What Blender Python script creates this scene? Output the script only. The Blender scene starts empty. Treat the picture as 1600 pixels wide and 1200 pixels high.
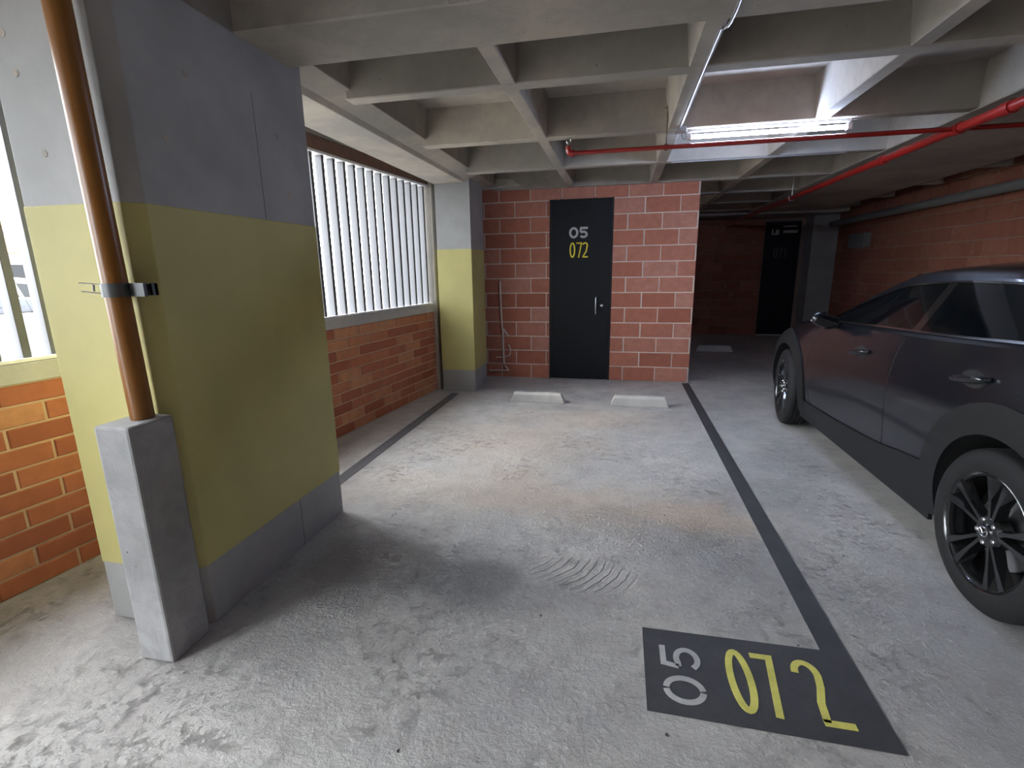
import bpy, bmesh, math, random
import numpy as np
from mathutils import Vector, Matrix
random.seed(7)
PI = math.pi
scene = bpy.context.scene
C = scene.collection

# ------------------------------------------------------------------ camera
cam_data = bpy.data.cameras.new('camera')
cam_data.sensor_width = 36.0
cam_data.lens = 772.0 / 1600.0 * 36.0
cam_data.clip_start = 0.05
cam_data.clip_end = 200
cam = bpy.data.objects.new('camera', cam_data)
C.objects.link(cam)
def _cam_axes():
    f, P = 772.0, (800.0, 600.0)
    def d(x, y): return Vector((x - P[0], -(y - P[1]), -f)).normalized()
    Y = d(970, 420)
    Z = -d(850, 3950)
    Z = (Z - Y * Z.dot(Y)).normalized()
    X = Y.cross(Z)
    return Matrix((X, Y, Z))          # rows: world axes seen from the camera
cam.matrix_world = Matrix.Translation((0, 0, 1.42)) @ _cam_axes().to_4x4()
scene.camera = cam

# ------------------------------------------------------------------ world, exposure
world = bpy.data.worlds.new('world')
scene.world = world
world.use_nodes = True
wn = world.node_tree.nodes
wn['Background'].inputs[0].default_value = (0.90, 0.95, 1.0, 1)
wn['Background'].inputs[1].default_value = 19.0
scene.view_settings.view_transform = 'Standard'
scene.view_settings.look = 'None'
scene.view_settings.gamma = 1.0
scene.view_settings.use_curve_mapping = False
scene.view_settings.exposure = 0.0
scene.cycles.max_bounces = 10
scene.cycles.diffuse_bounces = 6
scene.cycles.sample_clamp_indirect = 8.0
TUBE_POWER = 190.0

# ------------------------------------------------------------------ materials
def newmat(name):
    m = bpy.data.materials.new(name)
    m.use_nodes = True
    nt = m.node_tree
    return m, nt, nt.nodes['Principled BSDF']
def col(c): return (c[0], c[1], c[2], 1)
def plain(name, c, rough=0.5, metal=0.0, coat=0.0, spec=None, noise=0.0, nscale=40.0, bump=0.0):
    m, nt, b = newmat(name)
    b.inputs['Base Color'].default_value = col(c)
    b.inputs['Roughness'].default_value = rough
    b.inputs['Metallic'].default_value = metal
    b.inputs['Coat Weight'].default_value = coat
    b.inputs['Coat Roughness'].default_value = 0.04
    if spec is not None: b.inputs['Specular IOR Level'].default_value = spec
    if noise or bump:
        tc = nt.nodes.new('ShaderNodeTexCoord')
        n = nt.nodes.new('ShaderNodeTexNoise'); n.inputs['Scale'].default_value = nscale
        n.inputs['Detail'].default_value = 6
        nt.links.new(tc.outputs['Object'], n.inputs['Vector'])
        if noise:
            mx = nt.nodes.new('ShaderNodeMix'); mx.data_type = 'RGBA'
            mx.inputs[6].default_value = col([v * (1 - noise) for v in c])
            mx.inputs[7].default_value = col([min(1, v * (1 + noise)) for v in c])
            nt.links.new(n.outputs['Fac'], mx.inputs[0])
            nt.links.new(mx.outputs[2], b.inputs['Base Color'])
        if bump:
            bp = nt.nodes.new('ShaderNodeBump'); bp.inputs['Strength'].default_value = bump
            bp.inputs['Distance'].default_value = 0.004
            nt.links.new(n.outputs['Fac'], bp.inputs['Height'])
            nt.links.new(bp.outputs[0], b.inputs['Normal'])
    return m

class NB:
    """small helper for writing node graphs"""
    def __init__(s, nt): s.nt = nt
    def n(s, t, **kw):
        x = s.nt.nodes.new(t)
        for k, v in kw.items(): setattr(x, k, v)
        return x
    def l(s, a, b): s.nt.links.new(a, b)
    def noise(s, vec, scale, detail=4, rough=0.5, dist=0.0):
        x = s.n('ShaderNodeTexNoise'); x.inputs['Scale'].default_value = scale
        x.inputs['Detail'].default_value = detail; x.inputs['Roughness'].default_value = rough
        x.inputs['Distortion'].default_value = dist
        s.l(vec, x.inputs['Vector']); return x.outputs['Fac']
    def ramp(s, f, stops):
        x = s.n('ShaderNodeValToRGB'); e = x.color_ramp.elements
        while len(e) > len(stops): e.remove(e[-1])
        while len(e) < len(stops): e.new(0.5)
        for q, (p, c) in zip(e, stops):
            q.position = p; q.color = col(c) if len(c) == 3 else c
        s.l(f, x.inputs[0]); return x.outputs['Color']
    def rampf(s, f, a, b, lo=0.0, hi=1.0):
        x = s.n('ShaderNodeMapRange'); x.interpolation_type = 'SMOOTHSTEP'
        x.inputs['From Min'].default_value = a; x.inputs['From Max'].default_value = b
        x.inputs['To Min'].default_value = lo; x.inputs['To Max'].default_value = hi
        s.l(f, x.inputs['Value']); return x.outputs[0]
    def m(s, op, a, b=None):
        x = s.n('ShaderNodeMath', operation=op)
        for i, v in enumerate((a, b)):
            if v is None: continue
            if isinstance(v, (int, float)): x.inputs[i].default_value = v
            else: s.l(v, x.inputs[i])
        return x.outputs[0]
    def mix(s, f, a, b, mode='MIX'):
        x = s.n('ShaderNodeMix', data_type='RGBA', blend_type=mode)
        for i, v in ((0, f), (6, a), (7, b)):
            if isinstance(v, (int, float)): x.inputs[i].default_value = v
            elif isinstance(v, tuple): x.inputs[i].default_value = col(v)
            else: s.l(v, x.inputs[i])
        return x.outputs[2]
    def bump(s, h, strength, dist, normal=None):
        x = s.n('ShaderNodeBump'); x.inputs['Strength'].default_value = strength
        x.inputs['Distance'].default_value = dist
        s.l(h, x.inputs['Height'])
        if normal is not None: s.l(normal, x.inputs['Normal'])
        return x.outputs[0]

def concrete(name, c, var=0.16, stain=0.25, bumpy=0.5, warm=(1.06, 1.0, 0.92)):
    m, nt, b = newmat(name); g = NB(nt)
    pos = g.n('ShaderNodeNewGeometry').outputs['Position']
    big = g.noise(pos, 1.3, 5, 0.6)
    mid = g.noise(pos, 9, 6, 0.65, 0.6)
    fine = g.noise(pos, 120, 3, 0.6)
    dk = tuple(v * (1 - var) for v in c); lt = tuple(v * (1 + var) * w for v, w in zip(c, warm))
    base = g.mix(g.rampf(big, 0.3, 0.7), dk, lt)
    base = g.mix(g.rampf(mid, 0.35, 0.75, 0.0, stain), base, tuple(v * 0.62 for v in c))
    # small air holes
    vo = g.n('ShaderNodeTexVoronoi'); vo.inputs['Scale'].default_value = 16; g.l(pos, vo.inputs['Vector'])
    hole = g.rampf(vo.outputs['Distance'], 0.03, 0.075, 1.0, 0.0)
    gate = g.rampf(g.noise(pos, 5, 2), 0.52, 0.62)
    hole = g.m('MULTIPLY', hole, gate)
    base = g.mix(hole, base, tuple(v * 0.35 for v in c))
    g.l(base, b.inputs['Base Color'])
    b.inputs['Roughness'].default_value = 0.85
    h = g.m('ADD', g.m('MULTIPLY', mid, 0.8), g.m('MULTIPLY', fine, 0.25))
    h = g.m('SUBTRACT', h, g.m('MULTIPLY', hole, 1.2))
    g.l(g.bump(h, bumpy, 0.006), b.inputs['Normal'])
    return m

def brickmat(name, a, bcol, ccol, strie=0.5):
    """fired clay, each block its own tone, fine drag lines along its length"""
    m, nt, b = newmat(name); g = NB(nt)
    oi = g.n('ShaderNodeObjectInfo')
    pos = g.n('ShaderNodeNewGeometry').outputs['Position']
    base = g.ramp(oi.outputs['Random'], [(0.0, a), (0.5, bcol), (1.0, ccol)])
    n1 = g.noise(pos, 14, 5, 0.65)
    base = g.mix(g.rampf(n1, 0.3, 0.75, 0.0, 0.40), base, tuple(v * 0.55 for v in bcol))
    n2 = g.noise(pos, 4.5, 4, 0.7)
    base = g.mix(g.rampf(n2, 0.60, 0.78, 0.0, 0.30), base, (0.50, 0.42, 0.38))
    g.l(base, b.inputs['Base Color']); b.inputs['Roughness'].default_value = 0.82
    mp = g.n('ShaderNodeMapping'); mp.inputs['Scale'].default_value = (3, 3, 90); g.l(pos, mp.inputs['Vector'])
    n3 = g.noise(mp.outputs[0], 2.0, 3, 0.6)
    h = g.m('ADD', g.m('MULTIPLY', n3, 0.6), g.m('MULTIPLY', n1, 0.6))
    g.l(g.bump(h, strie, 0.004), b.inputs['Normal'])
    return m

def paint(name, c, wear=0.12, rough=0.6):
    m, nt, b = newmat(name); g = NB(nt)
    pos = g.n('ShaderNodeNewGeometry').outputs['Position']
    n1 = g.noise(pos, 2.5, 4, 0.6); n2 = g.noise(pos, 60, 4, 0.6)
    base = g.mix(g.rampf(n1, 0.3, 0.75), tuple(v * (1 - wear) for v in c), tuple(min(1, v * (1 + wear)) for v in c))
    g.l(base, b.inputs['Base Color']); b.inputs['Roughness'].default_value = rough
    g.l(g.bump(n2, 0.25, 0.003), b.inputs['Normal'])
    return m

def roadpaint(name, c, spots=(0.3, 0.3, 0.3)):
    m, nt, b = newmat(name); g = NB(nt)
    pos = g.n('ShaderNodeNewGeometry').outputs['Position']
    n1 = g.noise(pos, 6, 6, 0.7); n2 = g.noise(pos, 220, 3, 0.7)
    base = g.mix(g.rampf(n1, 0.25, 0.8), tuple(v * 0.8 for v in c), tuple(min(1, v * 1.25) for v in c))
    base = g.mix(g.rampf(n2, 0.66, 0.74), base, spots)
    g.l(base, b.inputs['Base Color']); b.inputs['Roughness'].default_value = 0.62
    g.l(g.bump(g.m('ADD', g.m('MULTIPLY', n2, .4), g.noise(pos, 25, 5)), 0.5, 0.004), b.inputs['Normal'])
    return m

def floor_material():
    m, nt, b = newmat('floor_concrete'); g = NB(nt)
    pos = g.n('ShaderNodeNewGeometry').outputs['Position']
    sp = g.n('ShaderNodeSeparateXYZ'); g.l(pos, sp.inputs[0])
    X, Y = sp.outputs[0], sp.outputs[1]
    def blob(cx, cy, rx, ry, soft=0.6, wob=0.55, sc=3.0):
        dx = g.m('DIVIDE', g.m('SUBTRACT', X, cx), rx); dy = g.m('DIVIDE', g.m('SUBTRACT', Y, cy), ry)
        d = g.m('SQRT', g.m('ADD', g.m('MULTIPLY', dx, dx), g.m('MULTIPLY', dy, dy)))
        d = g.m('ADD', d, g.m('MULTIPLY', g.m('SUBTRACT', g.noise(pos, sc, 6, 0.65), 0.5), wob * 2))
        return g.rampf(d, 1 - soft, 1 + soft * 0.5, 1.0, 0.0)
    big = g.noise(pos, 0.8, 6, 0.62); mid = g.noise(pos, 5.5, 7, 0.68, 0.1); fine = g.noise(pos, 38, 6, 0.7)
    gr = g.noise(pos, 170, 3, 0.6)
    base = g.mix(g.rampf(big, 0.32, 0.68), (0.37, 0.37, 0.37), (0.53, 0.51, 0.485))
    base = g.mix(g.rampf(mid, 0.42, 0.72, 0, 0.42), base, (0.27, 0.245, 0.24))
    mot = g.noise(pos, 17, 8, 0.78, 0.15)
    gate = g.rampf(g.noise(pos, 1.7, 3, 0.6), 0.42, 0.62, 0.15, 1.0)
    base = g.mix(g.m('MULTIPLY', g.rampf(mot, 0.52, 0.68, 0, 0.55), gate), base, (0.21, 0.208, 0.205))
    base = g.mix(g.rampf(fine, 0.54, 0.72, 0, 0.55), base, (0.62, 0.61, 0.59))
    base = g.mix(g.rampf(gr, 0.64, 0.72, 0, 0.5), base, (0.20, 0.20, 0.20))
    # rusty brick-dust staining in the middle of the bay
    for (cx, cy, rx, ry, s) in ((-0.45, 2.9, 1.3, .34, .40), (-0.8, 3.9, .75, .75, .34), (-.15, 4.7, .8, .5, .30), (.45, 2.75, .35, .22, .42)):
        base = g.mix(g.m('MULTIPLY', blob(cx, cy, rx, ry, 0.9, 0.8, 2.2), s), base, (0.52, 0.38, 0.25))
    # damp and oily marks
    for (cx, cy, rx, ry, s) in ((-0.66, 1.98, .36, .26, .85), (-1.18, 2.05, .30, .24, .30), (-0.15, 1.95, .4, .12, .28), (-.62, 5.0, .45, .12, .2),
                                (.55, 2.35, .5, .5, .25), (1.35, 3.9, .3, .5, .35), (1.1, 5.4, .4, .35, .3), (.9, 3.2, .5, .3, .2)):
        base = g.mix(g.m('MULTIPLY', blob(cx, cy, rx, ry, 0.75, 0.6, 4.0), s), base, (0.13, 0.13, 0.14))
    # pebble marks, scattered dark chips
    vo = g.n('ShaderNodeTexVoronoi'); vo.inputs['Scale'].default_value = 7; g.l(pos, vo.inputs['Vector'])
    chip = g.rampf(vo.outputs['Distance'], 0.02, 0.06, 1.0, 0.0)
    chip = g.m('MULTIPLY', chip, g.rampf(g.noise(pos, 2.1, 2), 0.5, 0.56))
    base = g.mix(g.m('MULTIPLY', chip, 0.8), base, (0.10, 0.09, 0.08))
    g.l(base, b.inputs['Base Color'])
    rough = g.rampf(mid, 0.3, 0.7, 0.50, 0.72)
    wet = blob(-1.12, 2.02, .34, .26, 0.7, 0.4, 5)
    rough = g.m('SUBTRACT', rough, g.m('MULTIPLY', wet, 0.28))
    g.l(rough, b.inputs['Roughness'])
    # relief: trowel drags, the wrinkled patch and the comb marks
    mp = g.n('ShaderNodeMapping'); mp.inputs['Scale'].default_value = (9, 26, 1); mp.inputs['Rotation'].default_value = (0, 0, 0.5)
    g.l(pos, mp.inputs['Vector'])
    drag = g.noise(mp.outputs[0], 1.0, 6, 0.7, 1.2)
    wr = g.n('ShaderNodeTexNoise'); wr.inputs['Scale'].default_value = 26; wr.inputs['Detail'].default_value = 3; wr.inputs['Distortion'].default_value = 2.2
    g.l(pos, wr.inputs['Vector'])
    wrinkle = g.m('MULTIPLY', g.rampf(wr.outputs['Fac'], 0.42, 0.55), blob(-1.15, 1.98, .30, .34, 0.5, 0.4, 5))
    wrinkle2 = g.m('MULTIPLY', g.rampf(wr.outputs['Fac'], 0.42, 0.6), g.m('MULTIPLY', blob(0.1, 2.55, .8, .28, 0.9, 0.8, 3), 0.55))
    dx = g.m('SUBTRACT', X, -0.62); dy = g.m('SUBTRACT', Y, 2.32)
    rad = g.m('SQRT', g.m('ADD', g.m('MULTIPLY', dx, dx), g.m('MULTIPLY', g.m('MULTIPLY', dy, dy), 1.6)))
    comb = g.m('SINE', g.m('MULTIPLY', g.m('ADD', rad, g.m('MULTIPLY', mid, 0.05)), 150.0))
    comb = g.m('MULTIPLY', g.rampf(comb, 0.2, 0.9), blob(-0.12, 2.12, .24, .13, 0.35, 0.25, 6))
    h = g.m('ADD', g.m('MULTIPLY', drag, 0.22), g.m('MULTIPLY', fine, 0.75))
    h = g.m('SUBTRACT', h, g.m('MULTIPLY', g.m('MULTIPLY', g.rampf(mot, 0.5, 0.7), gate), 0.45))
    h = g.m('ADD', h, g.m('MULTIPLY', mid, 0.7))
    h = g.m('ADD', h, g.m('MULTIPLY', wrinkle, 1.1)); h = g.m('ADD', h, g.m('MULTIPLY', wrinkle2, 0.8))
    h = g.m('SUBTRACT', h, g.m('MULTIPLY', comb, 0.9)); h = g.m('SUBTRACT', h, g.m('MULTIPLY', chip, 0.8))
    g.l(g.bump(h, 1.0, 0.014), b.inputs['Normal'])
    return m

M = {}
M['floor'] = floor_material()
M['concrete'] = concrete('grey_concrete', (0.37, 0.36, 0.345))
M['ceil'] = concrete('ceiling_concrete', (0.34, 0.322, 0.295), 0.2, 0.3, 0.6)
M['stub_concrete'] = concrete('stub_concrete', (0.30, 0.30, 0.305), 0.22, 0.6, 0.9, (1.0, 1.0, 1.0))
M['pale_concrete'] = concrete('pale_concrete', (0.50, 0.50, 0.49), 0.14, 0.3, 0.7)
M['grey_paint'] = paint('grey_column_paint', (0.31, 0.313, 0.31), 0.12)
M['yellow_paint'] = paint('yellow_column_paint', (0.455, 0.415, 0.16), 0.06)
M['mortar'] = concrete('mortar', (0.62, 0.54, 0.49), 0.12, 0.2, 0.6)
M['mortar_shaded'] = concrete('shaded_mortar', (0.24, 0.18, 0.15), 0.12, 0.2, 0.6)  # mortar darkened so the right and far walls look shaded
M['mortar_orange'] = concrete('clay_mortar', (0.62, 0.44, 0.31), 0.15, 0.2, 0.6)
M['block'] = brickmat('clay_block', (0.36, 0.115, 0.07), (0.45, 0.165, 0.105), (0.50, 0.235, 0.175))
M['block_shaded'] = brickmat('shaded_clay_block', (0.24, 0.085, 0.05), (0.28, 0.10, 0.06), (0.31, 0.13, 0.08))  # clay block with the gloom of the right and far walls in its colour
M['brick'] = brickmat('clay_brick', (0.36, 0.10, 0.050), (0.50, 0.17, 0.080), (0.62, 0.30, 0.15), 0.45)
M['lintel_brick'] = brickmat('lintel_clay', (0.22, 0.13, 0.10), (0.24, 0.14, 0.11), (0.26, 0.16, 0.12), 0.35)
M['fin'] = plain('fin_paint', (0.12, 0.12, 0.13), 0.5, 0.0, spec=0.3, noise=0.06)
M['rail'] = plain('rail_paint', (0.82, 0.83, 0.84), 0.4, noise=0.1)
M['road_black'] = roadpaint('road_black', (0.042, 0.043, 0.048), (0.14, 0.14, 0.15))
M['road_worn'] = roadpaint('worn_road_black', (0.10, 0.10, 0.108), (0.2, 0.2, 0.2))
M['road_yellow'] = roadpaint('road_yellow', (0.62, 0.58, 0.13), (0.3, 0.28, 0.1))
M['road_grey'] = roadpaint('road_grey', (0.42, 0.42, 0.42), (0.2, 0.2, 0.2))
M['door_black'] = plain('black_door_paint', (0.008, 0.009, 0.012), 0.5, noise=0.2, spec=0.25)
M['door_frame'] = plain('door_frame_steel', (0.012, 0.012, 0.015), 0.5, spec=0.3, noise=0.15)
M['sign_yellow'] = plain('sign_yellow', (0.80, 0.66, 0.04), 0.5, noise=0.04)
M['sign_grey'] = plain('sign_grey', (0.46, 0.46, 0.47), 0.5, noise=0.04)
M['dull_grey'] = plain('dull_grey_vinyl', (0.07, 0.07, 0.075), 0.6)
M['steel'] = plain('brushed_steel', (0.62, 0.62, 0.63), 0.28, 1.0, noise=0.06)
M['galv'] = plain('galvanised', (0.55, 0.56, 0.58), 0.38, 0.9, noise=0.15)
M['dark_steel'] = plain('dark_strut_steel', (0.10, 0.105, 0.11), 0.45, 0.6, noise=0.25)
M['rust'] = plain('rusty_steel', (0.16, 0.10, 0.07), 0.7, 0.3, noise=0.3)
M['red_pipe'] = plain('red_pipe_enamel', (0.27, 0.014, 0.011), 0.28, 0.0, coat=0.4, noise=0.15, nscale=8)
M['orange_pvc'] = plain('ochre_pvc', (0.20, 0.080, 0.014), 0.33, 0.0, noise=0.10, nscale=5)
M['grey_pvc'] = plain('grey_pvc', (0.15, 0.15, 0.15), 0.5, noise=0.1, nscale=6)
M['plaster'] = plain('splashed_plaster', (0.66, 0.55, 0.50), 0.8, noise=0.2, bump=0.5)
M['car_paint'] = plain('charcoal_metallic', (0.007, 0.010, 0.017), 0.32, 0.6, coat=0.7, noise=0.03, nscale=900)
M['car_paint'].node_tree.nodes['Principled BSDF'].inputs['Coat Roughness'].default_value = 0.07
M['cladding'] = plain('black_plastic', (0.010, 0.011, 0.012), 0.5, spec=0.25, noise=0.1, nscale=200, bump=0.2)
M['glass'] = plain('tinted_glass', (0.002, 0.003, 0.004), 0.05, 0.0, spec=0.2)
M['trim_chrome'] = plain('satin_trim', (0.35, 0.36, 0.38), 0.18, 1.0, noise=0.02)
M['gloss_black'] = plain('gloss_black', (0.006, 0.006, 0.007), 0.12, 0.0, coat=1.0)
M['seam'] = plain('seam_shade_black', (0.004, 0.004, 0.004), 0.8)  # near-black for joints and wheel wells, and for shade in gaps and cups
M['tyre'] = plain('tyre_rubber', (0.013, 0.013, 0.014), 0.7, spec=0.25, noise=0.25, nscale=30, bump=0.25)
M['rim'] = plain('dark_alloy', (0.045, 0.047, 0.05), 0.2, 0.85, coat=0.6, noise=0.05)
M['lamp_red'] = plain('red_lens', (0.25, 0.01, 0.01), 0.1, coat=1.0)
M['lamp_clear'] = plain('clear_lens', (0.35, 0.37, 0.4), 0.08, coat=1.0)
M['cream_brick'] = brickmat('cream_brick', (0.34, 0.31, 0.27), (0.38, 0.35, 0.30), (0.42, 0.39, 0.34), 0.2)
M['render'] = paint('pale_render', (0.50, 0.46, 0.42), 0.08, 0.8)
M['roof_tile'] = plain('red_roof', (0.45, 0.16, 0.09), 0.8, noise=0.25)
M['bark'] = plain('grey_bark', (0.16, 0.145, 0.13), 0.9, noise=0.3, bump=0.5)
M['asphalt'] = concrete('pavement', (0.30, 0.30, 0.29))
M['tube_end'] = plain('white_plastic', (0.7, 0.7, 0.72), 0.4)
m, nt, b = newmat('lit_tube'); b.inputs['Base Color'].default_value = (1, 1, 1, 1)
b.inputs['Emission Color'].default_value = (0.58, 0.70, 1.0, 1); b.inputs['Emission Strength'].default_value = TUBE_POWER
M['tube'] = m

# ------------------------------------------------------------------ mesh helpers
class MB:
    """collects shapes (world coordinates) and links them as ONE mesh object"""
    def __init__(s): s.v = []; s.f = []; s.mi = []
    def add(s, vs, fs, mi=0):
        o = len(s.v); s.v += [tuple(v) for v in vs]; s.f += [tuple(i + o for i in f) for f in fs]; s.mi += [mi] * len(fs); return s
    def box(s, x0, x1, y0, y1, z0, z1, mi=0):
        vs = [(x0, y0, z0), (x1, y0, z0), (x1, y1, z0), (x0, y1, z0), (x0, y0, z1), (x1, y0, z1), (x1, y1, z1), (x0, y1, z1)]
        return s.add(vs, BOXF, mi)
    def hexa(s, vs, mi=0): return s.add(vs, BOXF, mi)
    def prism(s, poly, axis, a, b, mi=0):
        """poly: 2-d outline in the two remaining axes, extruded from a to b along axis"""
        n = len(poly)
        def p(u, v, w): q = [u, v]; q.insert(axis, w); return tuple(q)
        vs = [p(u, v, a) for u, v in poly] + [p(u, v, b) for u, v in poly]
        fs = [tuple(range(n))[::-1], tuple(range(n, 2 * n))] + [(i, (i + 1) % n, n + (i + 1) % n, n + i) for i in range(n)]
        return s.add(vs, fs, mi)
    def tube(s, pts, r, n=10, mi=0, closed=False):
        pts = [Vector(p) for p in pts]; rings = []; up = None
        rr = r if isinstance(r, (list, tuple)) else [r] * len(pts)
        for i, p in enumerate(pts):
            if closed: t = pts[(i + 1) % len(pts)] - pts[i - 1]
            else: t = (pts[min(i + 1, len(pts) - 1)] - pts[max(i - 1, 0)])
            t.normalize()
            if up is None:
                up = Vector((0, 0, 1)) if abs(t.z) < 0.9 else Vector((1, 0, 0))
            sd = t.cross(up).normalized(); up = sd.cross(t).normalized()
            rings.append([p + (sd * math.cos(2 * PI * k / n) + up * math.sin(2 * PI * k / n)) * rr[i] for k in range(n)])
        vs = [q for r_ in rings for q in r_]; fs = []
        L = len(rings)
        for i in range(L if closed else L - 1):
            j = (i + 1) % L
            for k in range(n): fs.append((i * n + k, i * n + (k + 1) % n, j * n + (k + 1) % n, j * n + k))
        if not closed: fs += [tuple(range(n))[::-1], tuple(range((L - 1) * n, L * n))]
        return s.add(vs, fs, mi)
    def lathe(s, prof, axis, centre, n=32, mi=0, closed=False):
        """prof: (along axis, radius) pairs"""
        vs = []; L = len(prof)
        for (h, r) in prof:
            for k in range(n):
                a = 2 * PI * k / n; q = [r * math.cos(a), r * math.sin(a)]; q.insert(axis, h)
                vs.append((q[0] + centre[0], q[1] + centre[1], q[2] + centre[2]))
        fs = []
        for i in range(L if closed else L - 1):
            j = (i + 1) % L
            for k in range(n): fs.append((i * n + k, i * n + (k + 1) % n, j * n + (k + 1) % n, j * n + k))
        if not closed: fs += [tuple(range(n))[::-1], tuple(range((L - 1) * n, L * n))]
        return s.add(vs, fs, mi)
    def build(s, name, mat, parent=None, smooth=False, bevel=0.0, seg=2, org=None, edge=35):
        me = bpy.data.meshes.new(name)
        vs = np.array(s.v, dtype=float)
        if parent is not None: o = np.array(world_loc(parent))
        elif org is not None: o = np.array(org)
        else: o = np.array([(vs[:, 0].min() + vs[:, 0].max()) / 2, (vs[:, 1].min() + vs[:, 1].max()) / 2, vs[:, 2].min()])
        me.from_pydata([tuple(v) for v in (vs - o)], [], s.f)
        mats = mat if isinstance(mat, (list, tuple)) else [mat]
        for q in mats: me.materials.append(q)
        if len(mats) > 1:
            for p, i in zip(me.polygons, s.mi): p.material_index = i
        bm = bmesh.new(); bm.from_mesh(me)
        bmesh.ops.recalc_face_normals(bm, faces=bm.faces)
        bm.to_mesh(me); bm.free()
        if smooth:
            for p in me.polygons: p.use_smooth = True
            me.set_sharp_from_angle(angle=math.radians(edge))
        ob = bpy.data.objects.new(name, me); C.objects.link(ob)
        if parent is not None: ob.parent = parent
        else: ob.location = o
        if bevel:
            md = ob.modifiers.new('bevel', 'BEVEL'); md.width = bevel; md.segments = seg; md.limit_method = 'ANGLE'
        return ob
BOXF = [(3, 2, 1, 0), (4, 5, 6, 7), (0, 1, 5, 4), (1, 2, 6, 5), (2, 3, 7, 6), (3, 0, 4, 7)]
WL = {}
def world_loc(o):
    p = Vector((0, 0, 0))
    while o is not None: p += o.location; o = o.parent
    return p
def empty(name, loc):
    o = bpy.data.objects.new(name, None); o.empty_display_size = 0.1; C.objects.link(o); o.location = loc; return o
def tag(o, label=None, cat=None, group=None, kind=None):
    if label: o['label'] = label
    if cat: o['category'] = cat
    if group: o['group'] = group
    if kind: o['kind'] = kind
    return o
def struct(o, label=None, cat=None): return tag(o, label, cat, kind='structure')
def copy_tree(o, parent=None):
    c = o.copy(); C.objects.link(c)
    if parent is not None: c.parent = parent
    for ch in list(o.children): copy_tree(ch, c)
    return c

# ------------------------------------------------------------------ key dimensions
SLAB, SOF = 2.67, 2.40
A0 = Vector((-2.615, 1.824, 0)); DW = Vector((0.1168, 0.9932, 0)); NW = Vector((0.9932, -0.1168, 0))   # left wall line, its run and inward normal
def wl(t, off, z): p = A0 + DW * t + NW * off; return (p.x, p.y, z)
def wbox(mb, t0, t1, o0, o1, z0, z1, mi=0):
    return mb.hexa([wl(t0, o0, z0), wl(t0, o1, z0), wl(t1, o1, z0), wl(t1, o0, z0), wl(t0, o0, z1), wl(t0, o1, z1), wl(t1, o1, z1), wl(t1, o0, z1)], mi)

# ------------------------------------------------------------------ floor
fl = MB()
nx, ny = 30, 60
fl.box(-2.95, 4.2, -6.2, 12.0, -0.25, 0.0)
floor = struct(fl.build('floor', M['floor']), 'rough grey poured concrete garage floor with rusty and damp stains', 'floor')

# ------------------------------------------------------------------ ceiling: slab with parts rib and beam
cl = MB(); cl.box(-2.95, 4.2, -6.2, 12.0, SLAB, SLAB + 0.22)
ceiling = struct(cl.build('ceiling', M['ceil']), 'bare concrete waffle ceiling slab with ribs and beams', 'ceiling')
def rib_x(y0, y1, x0, x1, z=SOF, draft=0.0):       # a rib that runs from side to side
    m = MB(); m.prism([(y0, z), (y1, z), (y1 + draft, SLAB + .01), (y0 - draft, SLAB + .01)], 0, x0, x1)
    return m.build('rib', M['ceil'], ceiling, bevel=0.006, seg=1)
def rib_y(x0, x1, y0, y1, z=SOF + 0.002, draft=0.0):
    m = MB(); m.prism([(x0, z), (x1, z), (x1 + draft, SLAB + .01), (x0 - draft, SLAB + .01)], 1, y0, y1)
    # prism on axis 1 takes (x, z)
    return m.build('rib', M['ceil'], ceiling, bevel=0.006, seg=1)
XR = [-4.6, -3.4, -2.3, -1.2, -0.1, 1.0, 2.90, 4.06, 5.22, 6.40, 7.55, 8.7, 9.8]
for y in XR: rib_x(y, y + (0.10 if y != 5.22 else 0.10), -1.60, 3.9, draft=0.012)
for (x0, x1, d) in ((-0.67, -0.585, 0.012), (0.30, 0.395, 0.03), (1.27, 1.36, 0.03)): rib_y(x0, x1, -6.1, 11.3, draft=d)
m = MB(); m.box(-1.70, 3.95, 2.04, 2.415, SOF - .003, SLAB + .01)
m.build('beam', M['ceil'], ceiling, bevel=0.008, seg=1)
m = MB(); m.box(-1.70, 3.95, -5.6, -5.2, SOF - .003, SLAB + .01); m.build('beam', M['ceil'], ceiling, bevel=0.008, seg=1)
m = MB(); m.box(0.9, 3.95, 10.3, 10.75, 2.36, SLAB + .01); m.build('beam', M['ceil'], ceiling, bevel=0.008, seg=1)
m = MB(); m.prism([(-2.09, 2.375), (-1.735, 2.375), (-1.70, 2.40), (-1.56, 2.45), (-1.54, SLAB + .01), (-2.09, SLAB + .01)], 1, 2.49, 6.3)
m.build('beam', M['ceil'], ceiling, bevel=0.004, seg=1)
m = MB(); m.prism([(-2.09, 2.375), (-1.735, 2.375), (-1.70, 2.40), (-1.56, 2.45), (-1.54, SLAB + .01), (-2.09, SLAB + .01)], 1, -6.1, 1.44)
m.build('beam', M['ceil'], ceiling, bevel=0.004, seg=1)
m = MB(); m.box(2.22, 3.60, -6.1, 11.35, SOF - .006, SLAB + .01)
m.build('beam', M['ceil'], ceiling, bevel=0.008, seg=1)

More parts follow.
